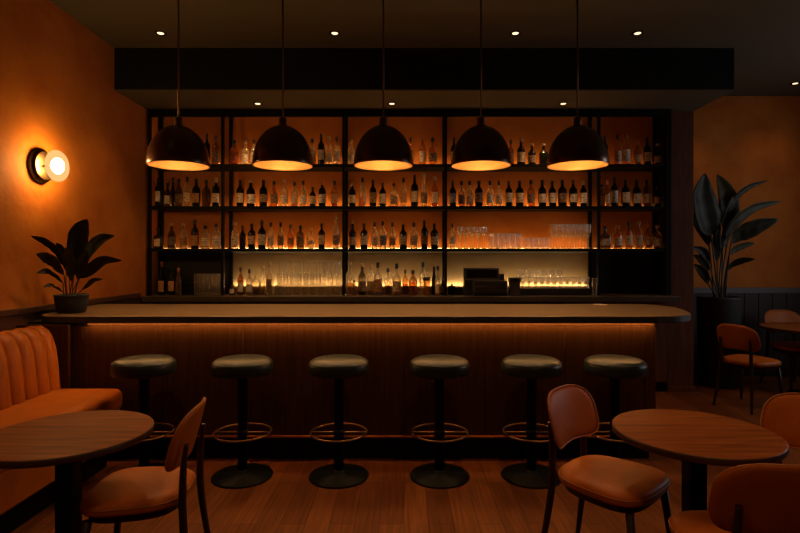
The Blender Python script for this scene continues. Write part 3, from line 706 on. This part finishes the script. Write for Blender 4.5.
# ---------------------------------------------------------------- pendants
def make_pendant():
    t = thing('pendant_lamp', 'x', 'pendant lamp', (0, 0, 2.219), 0, 'dome pendant lamps over the bar')
    R, H = .230, .312
    prof = [(R * math.cos(a) if a < PI / 2 - .01 else .028, H * math.sin(a) ** 1.0) for a in [PI / 2 * k / 16 for k in range(16)]]
    prof = [(R * .985, 0)] + [(R, .01)] + [(p[0], p[1] * .97 + .01) for p in prof[1:] if p[0] > .03] + [(.028, H)]
    inner = [(max(r - .005, .02), z - .004 if z > .01 else z) for r, z in prof]
    MB().lathe(prof, seg=48, cap0=False, cap1=True).build('shade', 'dome_out', t)
    MB().lathe([(R * .985, 0)] + inner, seg=48, cap0=False, cap1=True).build('shade_lining', 'dome_in', t)
    MB().lathe([(.030, H - .004), (.032, H + .012), (.026, H + .02), (.030, H + .026), (.030, H + .055), (.018, H + .066)], seg=20).build('cap', 'brass_dark', t)
    MB().lathe([(.007, H + .06), (.007, 3.59 - 2.219 - .02)], seg=10).build('rod', 'brass_dark', t)
    MB().lathe([(.05, 3.59 - 2.219 - .001), (.05, 3.59 - 2.219 - .02), (.012, 3.59 - 2.219 - .03)], seg=24).build('canopy', 'brass_dark', t)
    MB().lathe([(.018, H - .01), (.018, .19)], seg=14).build('socket', 'brass_dark', t)
    MB().lathe([(.035 * math.sin(PI * k / 10) + .0005, .155 - .035 * math.cos(PI * k / 10)) for k in range(11)], seg=16).build('bulb', 'bulb', t)
    ld = bpy.data.lights.new('pendant_beam', 'SPOT'); ld.energy = PENDANT_BEAM; ld.color = (1.0, 0.62, 0.30)
    ld.spot_size = math.radians(112); ld.spot_blend = .6; ld.shadow_soft_size = .04
    lo = bpy.data.objects.new('pendant_beam', ld); COL.objects.link(lo); lo.parent = t; lo.location = (0, 0, .10)
    return t
pend = make_pendant()
for i, (x, nm) in enumerate(((-1.744, 'leftmost of five'), (-.936, 'second from left'), (-.159, 'middle of five'), (.596, 'fourth from left'), (1.342, 'rightmost of five'))):
    p = pend if i == 0 else copy_tree(pend)
    p.location = (x, 4.10, 2.219)
    p['label'] = 'dark dome pendant lamp with glowing gold lining over the bar, ' + nm

# ---------------------------------------------------------------- wall sconce
s = thing('wall_sconce', 'round glowing opal globe sconce on the orange left wall', 'wall lamp', (XL, 4.17, 2.232))
MB().lathe([(.138, 0), (.138, .014), (.132, .020), (.05, .022)], seg=40, axis='x').build('backplate', 'brass_dark', s)
MB().lathe([(.04, .022), (.112, .034), (.114, .048), (.108, .050), (.035, .040)], seg=40, axis='x').build('reflector_dish', 'brass', s)
MB().lathe([(.012, .04), (.012, .095)], seg=14, axis='x').build('stem', 'brass_dark', s)
gp = []
for k in range(17):
    a = PI * k / 16
    gp.append((.124 * max(math.sin(a), .004) ** .72, .142 - .050 * math.cos(a)))
MB().lathe(gp, seg=36, axis='x').build('globe', 'opal', s)
MB().lathe([(.062 * math.sin(PI * k / 10) + .0005, .146 - .034 * math.cos(PI * k / 10)) for k in range(11)], seg=20, axis='x').build('bulb', 'sconce_core', s)

# ---------------------------------------------------------------- bar stools
def make_stool():
    t = thing('bar_stool', 'x', 'bar stool', (0, 0, 0), 0, 'bar stools along the bar')
    MB().lathe([(.184, .712), (.200, .717), (.206, .728), (.206, .776), (.200, .790), (.186, .804), (.17, .812), (.12, .816), (.001, .818)], seg=48, cap1=False).build('seat', 'stool_leather', t)
    ring = MB(); n = 64
    MB().lathe([(.1995 + .0028 * math.cos(a), .7905 + .0028 * math.sin(a)) for a in [2 * PI * k / 8 for k in range(9)]], seg=48, cap0=False, cap1=False).build('seat_piping', 'stool_metal', t)
    MB().lathe([(.10, .722), (.10, .715), (.034, .705), (.033, .03)], seg=24).build('column', 'stool_metal', t)
    MB().lathe([(.205, 0), (.207, .006), (.200, .014), (.05, .022), (.042, .035), (.033, .05)], seg=48).build('base', 'stool_metal', t)
    fr = MB().tube([(.192 * math.cos(2 * PI * k / 48), .192 * math.sin(2 * PI * k / 48), .305) for k in range(48)], .0068, seg=8, closed=True)
    fr.tube([(-.19, 0, .305), (.19, 0, .305)], .006, seg=8).build('foot_ring', 'brass', t)
    MB().lathe([(.037, .285), (.038, .325)], seg=20).build('ring_collar', 'stool_metal', t)
    return t
stool = make_stool()
for i, (x, nm) in enumerate(((-1.795, 'leftmost, beside the banquette end'), (-1.115, 'second from left'), (-.450, 'third from left'), (.246, 'fourth from left'), (.880, 'fifth from left'), (1.457, 'rightmost of six'))):
    o = stool if i == 0 else copy_tree(stool)
    o.location = (x, 3.66, 0)
    o['label'] = 'round black leather bar stool with brass foot ring, ' + nm

# ---------------------------------------------------------------- chairs
def seat_outline(sx, sy, n=44, e=.62):
    out = []
    for i in range(n):
        a = 2 * PI * i / n
        x = sx * math.copysign(abs(math.cos(a)) ** e, math.cos(a)); y = sy * math.copysign(abs(math.sin(a)) ** e, math.sin(a))
        out.append((x * (1 - .10 * (y / sy)), y))
    return out
def back_point(u, v, off=0.0):
    """u -1..1 across, v -1..1 up; concave towards the sitter (-y)"""
    hw = .215
    e = .70
    # rounded outline with slightly drooping lower corners
    x = u * hw * (1 - .10 * (v > 0) * v * v)
    zc = .706 + .140 * v
    ang = x / .50
    y = .232 + (.50) * (math.cos(ang) - 1) + .040 * v
    nx, ny = math.sin(ang), math.cos(ang)
    return (.50 * math.sin(ang) + nx * off, y + ny * off, zc)
def back_shell(off_f, off_b, scale=1.0, n=36, rings_n=7):
    """rounded bean outline filled by concentric rings, front and back skins"""
    def outline(k, s):
        a = 2 * PI * k / n
        e = .60
        u = math.copysign(abs(math.cos(a)) ** e, math.cos(a)); v = math.copysign(abs(math.sin(a)) ** e, math.sin(a))
        if v < 0: v = v * (.76 + .26 * u * u)         # lower corners droop, middle is arched
        return u * s, v * s
    rs = []
    for j in range(rings_n + 1):                       # front skin, centre -> edge
        s = max(.02, j / rings_n) * scale
        puff = off_f * (1 - (j / rings_n) ** 4)
        rs.append([back_point(*outline(k, s), off=-abs(puff)) for k in range(n)])
    for j in range(rings_n, -1, -1):
        s = max(.02, j / rings_n) * scale
        puff = off_b * (1 - .35 * (j / rings_n) ** 6)
        rs.append([back_point(*outline(k, s), off=puff) for k in range(n)])
    return rs, [back_point(*outline(k, scale * 1.0), off=0) for k in range(n)]
def make_chair():
    t = thing('dining_chair', 'x', 'chair', (0, 0, 0), 0)
    o = seat_outline(.226, .222)
    rs = []
    for s, z in ((.90, .438), (.985, .441), (1.0, .449), (1.0, .462), (.985, .475), (.94, .484), (.85, .490), (.6, .494), (.3, .4955), (.02, .496)):
        rs.append([(x * s, y * s, z + .004 * math.cos(x * 4)) for x, y in o])
    se = MB().rings(rs).build('seat', 'leather', t)
    MB().tube([(x * .998, y * .998, .470) for x, y in o], .0032, seg=6, closed=True).build('piping', 'leather_light', se)
    rs = []
    o2 = seat_outline(.198, .192)
    for s, z in ((.93, .402), (1.0, .406), (1.02, .4385)):
        rs.append([(x * s, y * s, z) for x, y in o2])
    MB().rings(rs, smooth=False).build('seat_frame', 'chair_wood', t)
    # legs
    for sx in (-1, 1):
        MB().tube([(sx * .180, -.165, .412), (sx * .197, -.190, .20), (sx * .207, -.205, 0)], [.019, .016, .011], seg=10).build('leg', 'chair_wood', t)
        pts = smooth_path([(sx * .190, .285, 0), (sx * .168, .245, .24), (sx * .152, .226, .44), (sx * .150, .230, .60), (sx * .150, .243, .705)], 5)
        n = len(pts)
        rad = [.011 + .007 * math.sin(PI * min(1, k / n * 1.15)) for k in range(n)]
        MB().tube(pts, rad, seg=10).build('leg', 'chair_wood', t)
    rs, edge = back_shell(.012, .013)
    bk = MB().rings(rs).build('backrest', 'leather', t)
    MB().tube([(p[0], p[1], p[2]) for p in edge], .0045, seg=6, closed=True).build('piping', 'leather_light', bk)
    return t
chair = make_chair()
CH = [
    (-1.18, 2.39, (-.992, -.12), 'tan leather chair at left table, its back towards the bar stools'),
    (.985, 2.51, (.68, -.73), 'tan leather chair left of the right walnut table, angled towards the viewer'),
    (1.245, 1.90, (.12, .99), 'tan leather chair in right foreground seen from behind'),
    (1.765, 2.36, (-.75, -.60), 'tan leather chair cut by right edge, right of the near table'),
    (3.52, 5.40, (.90, .44), 'tan leather chair in front of the tall planter, side room'),
    (4.56, 6.16, (.0, -1.0), 'tan leather chair behind the far table against the dark wainscot'),
]
for i, (x, y, f, nm) in enumerate(CH):
    c = chair if i == 0 else copy_tree(chair)
    c.location = (x, y, 0); c.rotation_euler = (0, 0, math.atan2(f[0], -f[1])); c['label'] = nm
    c.scale = {0: (.95, .95, 1), 2: (1.04, 1, 1.02), 5: (1.08, 1.08, 1.04)}.get(i, (1, 1, 1))
    c['group'] = 'tan leather dining chairs'

# ---------------------------------------------------------------- tables
def make_table(R, z=.75):
    t = thing('round_table', 'x', 'table')
    mb = MB().lathe([(R - .02, z - .034), (R - .004, z - .030), (R, z - .024), (R, z - .005), (R - .003, z - .0015)], seg=72, mi=1, cap1=False)
    mb.lathe([(R - .003, z - .0015), (R - .006, z), (.001, z)], seg=72, mi=0, cap0=False, smooth=False)
    mb.build('tabletop', ['table_wood', 'table_edge'], t)
    MB().box(-.037, .037, -.037, .037, .02, z - .034).build('column', 'stool_metal', t, bevel=.003)
    MB().lathe([(.22, 0), (.222, .006), (.215, .014), (.06, .020)], seg=48).build('base', 'stool_metal', t)
    MB().box(-.12, .12, -.12, .12, z - .042, z - .034).build('mounting_plate', 'stool_metal', t)
    return t
t1 = make_table(.336); t1.location = (-1.455, 2.30, 0); t1['label'] = 'round walnut table with square black leg in front of the banquette'; t1['group'] = 'round walnut tables'
t2 = copy_tree(t1); t2.location = (1.270, 2.32, 0); t2['label'] = 'round walnut table at right, ringed by three near chairs'
t3 = make_table(.48); t3.location = (4.48, 6.0 - .17, 0); t3['label'] = 'round dark table in the side room, cut by the right edge'; t3['group'] = 'round walnut tables'

# ---------------------------------------------------------------- banquette
bq = thing('banquette', 'orange leather banquette with vertically channelled back along the left wall', 'banquette seat', (XL, 0, 0))
Y0, Y1 = -.40, 3.86
prof = [(.385, .50), (.375, .60), (.360, .75), (.345, .86), (.328, .925), (.30, .972), (.25, .994), (.18, .992), (.05, .97), (.05, .50)]
rs = []
per = .1205; y = Y0
nY = int((Y1 - Y0) / per) * 16
for k in range(nY + 1):
    y = Y1 - (nY - k) * per / 16
    ph = ((Y1 - y) / per) % 1.0
    b = (abs(math.sin(PI * ph)) ** .42)
    end = 1.0
    if Y1 - y < .03: end = .93 + .07 * math.sin((Y1 - y) / .03 * PI / 2)
    ring = []
    for j, (px_, pz) in enumerate(prof):
        d = .034 * b if j < 8 else 0
        nx, nz = (1, 0) if j < 4 else ((.75, .65) if j < 6 else (.1, 1))
        ring.append((px_ * end + d * nx - .018 * (j < 6), y, pz + d * nz * .8 - (.02 if 1 - end > 0 and j > 3 and j < 8 else 0)))
    rs.append(ring)
MB().rings(rs, closed=True).build('backrest', 'leather', bq)
MB().box(.04, .84, Y0, Y1, .40, .568).build('seat', 'leather', bq, bevel=.055, seg=5)
MB().box(.04, .815, Y0, Y1 - .01, .185, .42).build('front_panel', 'leather', bq, bevel=.02, seg=3)
MB().box(.04, .715, Y0, Y1 - .02, 0, .185).build('plinth', 'black', bq)
MB().box(.04, .425, Y1 + .004, Y1 + .03, .50, 1.02).build('end_panel', 'panel_wood', bq, bevel=.006)

# ---------------------------------------------------------------- plants
def leaf(parent, pts, width, mat, roll=0.0, peak=.5, fold=.18, wave=.06, stem_r=0, stem_len=0.0):
    path = smooth_path(pts, 8); n = len(path)
    rows = []
    view = Vector((0, -1, 0))
    for i, p in enumerate(path):
        t = i / (n - 1)
        tan = (path[min(i + 1, n - 1)] - path[max(i - 1, 0)]).normalized()
        side = tan.cross(view)
        if side.length < 1e-3: side = Vector((1, 0, 0))
        side = (Matrix.Rotation(roll, 3, tan) @ side.normalized())
        nrm = side.cross(tan).normalized()
        q = t ** (math.log(.5) / math.log(peak))
        w = width * .5 * max(0, math.sin(PI * min(1, q))) ** .75 + .001
        row = []
        for k in range(-3, 4):
            s = k / 3
            row.append(p + side * (w * s) + nrm * (abs(s) * w * fold * 2 + wave * w * math.sin(9 * t * PI + k)))
        rows.append(row)
    MBl = MB().rings(rows, closed=False, cap0=False, cap1=False)
    o = MBl.build('leaf', mat, parent)
    md = o.modifiers.new('thickness', 'SOLIDIFY'); md.thickness = .0016; md.offset = 0
    return o
def plant_leaf(parent, base, mid, start, path, width, mat, roll=0., peak=.5, wave=.06, sr=.004):
    """petiole from base through mid to start, then blade along path"""
    lf = leaf(parent, [start] + path, width, mat, roll, peak, wave=wave)
    MB().tube(smooth_path([base, mid, start, tuple(Vector(start).lerp(Vector(path[0]), .5))], 5), sr, seg=6).build('leaf_stem', 'stem', lf)

PB = 1.0805
p1 = thing('potted_plant', 'broad-leafed green plant in a small dark pot on the bar left end', 'plant', (-2.615, 4.17, PB))
MB().lathe([(.088, 0), (.098, .006), (.116, .09), (.118, .125), (.122, .128), (.122, .142), (.110, .142), (.108, .118)], seg=32, cap1=False).build('pot', 'pot', p1)
MB().lathe([(.001, .115), (.110, .115), (.110, .110)], seg=24, cap0=False).build('soil', 'soil', p1)
S1 = 4.17 / 530
def q1(px, py, dy=0.0):   # offsets in metres about the pot centre, at this leaf's own depth
    D = 4.17 + dy
    return ((px - 404) * D / 530 + 2.615, dy, 1.5 + (259 - py) * D / 530 - PB)
A = [  # base, start, path, width, roll, peak, mat
    ((73, 300), (75, 268), [(77, 250), (81, 232), (87.5, 219)], .145, .2, .55, -.02),
    ((75, 300), (82, 268), [(90, 250), (102, 238), (115, 235.5)], .085, .35, .5, .02),
    ((76, 300), (80, 278), [(90, 270), (104, 260), (122, 260.5)], .085, .3, .45, -.04),
    ((77, 300), (82, 290), [(88, 285), (94, 280), (103, 279)], .035, .2, .5, -.02),
    ((71, 300), (66, 268), [(58, 251), (46, 241), (31, 236)], .075, -.4, .45, -.13),
    ((70, 300), (64, 275), [(56, 262), (46, 256), (36, 254)], .105, -.3, .45, -.11),
    ((69, 300), (63, 283), [(56, 275), (47, 271), (37, 273)], .055, -.4, .5, -.14),
    ((69, 300), (63, 292), [(57, 287), (51, 285), (43, 287)], .035, -.3, .5, -.12),
    ((72, 300), (69, 268), [(66, 256), (61, 247), (56, 243)], .06, -.2, .5, -.05),
    ((73, 300), (72, 282), [(71, 268), (69, 255), (68, 246)], .09, .1, .5, -.07),
    ((74, 300), (78, 280), [(80, 268), (84, 258), (87, 250)], .08, .5, .5, -.06),
]
for k, (b, s0, pth, wd, rl, pk, dy) in enumerate(A):
    bx = q1(*b, 0); bx = (bx[0] * .8, dy * .4, .113)
    st_ = q1(*s0, dy * .8)
    md_ = ((bx[0] + st_[0]) / 2 - (st_[0] - bx[0]) * .15, dy * .6, (bx[2] + st_[2]) / 2)
    plant_leaf(p1, bx, md_, st_, [q1(a_, b_, dy * (1 + .5 * i)) for i, (a_, b_) in enumerate(pth)], wd, 'leaf' if k % 2 else 'leaf_back', rl, pk, wave=.07)

p2 = thing('tall_potted_plant', 'tall bird-of-paradise plant with big dark leaves in the side room', 'plant', (3.74, 6.3, 0))
MB().lathe([(.20, 0), (.215, .01), (.232, 1.02), (.236, 1.03), (.236, 1.055), (.222, 1.055), (.218, 1.0)], seg=40, cap1=False).build('planter', 'planter', p2)
MB().lathe([(.001, 1.0), (.219, 1.0), (.219, .99)], seg=30, cap0=False).build('soil', 'soil', p2)
S2 = 6.3 / 530
def q2(px, py, dy=0.0):
    D = 6.3 + dy
    return ((px - 404) * D / 530 - 3.74, dy, 1.5 + (259 - py) * D / 530)
B = [
    ((716, 296), (711, 236), [(706, 222), (701, 195), (705, 173)], .33, .15, .45, -.04),
    ((720, 296), (725, 232), [(727, 218), (726, 196), (717, 174)], .24, -.1, .5, .08),
    ((722, 296), (733, 212), [(735, 198), (748, 187), (768, 180.5)], .085, .5, .45, .06),
    ((721, 296), (723, 246), [(730, 226), (752, 208), (782, 201)], .15, .45, .38, -.05),
    ((723, 296), (731, 244), [(738, 234), (755, 226), (779, 219)], .22, .35, .5, -.14),
    ((723, 296), (729, 256), [(734, 249), (744, 245), (755, 243)], .09, .4, .5, -.02),
    ((722, 296), (727, 271), [(732, 264), (742, 260), (755, 259)], .09, .4, .5, -.12),
    ((715, 296), (709, 246), [(705, 234), (698, 222), (690, 212)], .14, -.3, .5, .10),
    ((716, 296), (709, 265), [(706, 256), (701, 250), (692, 247)], .10, -.3, .5, -.06),
    ((715, 296), (708, 272), [(705, 264), (700, 258), (693, 255)], .09, -.4, .5, .02),
    ((715, 296), (708, 284), [(705, 276), (700, 269), (694, 264)], .10, -.4, .5, -.10),
    ((718, 296), (722, 250), [(724, 236), (728, 214), (733, 196)], .14, .3, .5, .0),
    ((719, 296), (717, 262), [(716, 250), (716, 236), (720, 222)], .12, .1, .5, .05),
]
for k, (b, s0, pth, wd, rl, pk, dy) in enumerate(B):
    bx = q2(*b, 0); bx = (bx[0] * .7, dy * .5, .995)
    st_ = q2(*s0, dy * .8)
    md_ = ((bx[0] * .6 + st_[0] * .4), dy * .6, (bx[2] + st_[2]) / 2)
    plant_leaf(p2, bx, md_, st_, [q2(a_, b_, dy * (1 + .5 * i)) for i, (a_, b_) in enumerate(pth)], wd, 'leaf' if k % 2 else 'leaf_back', rl, pk, wave=.035, sr=.009)
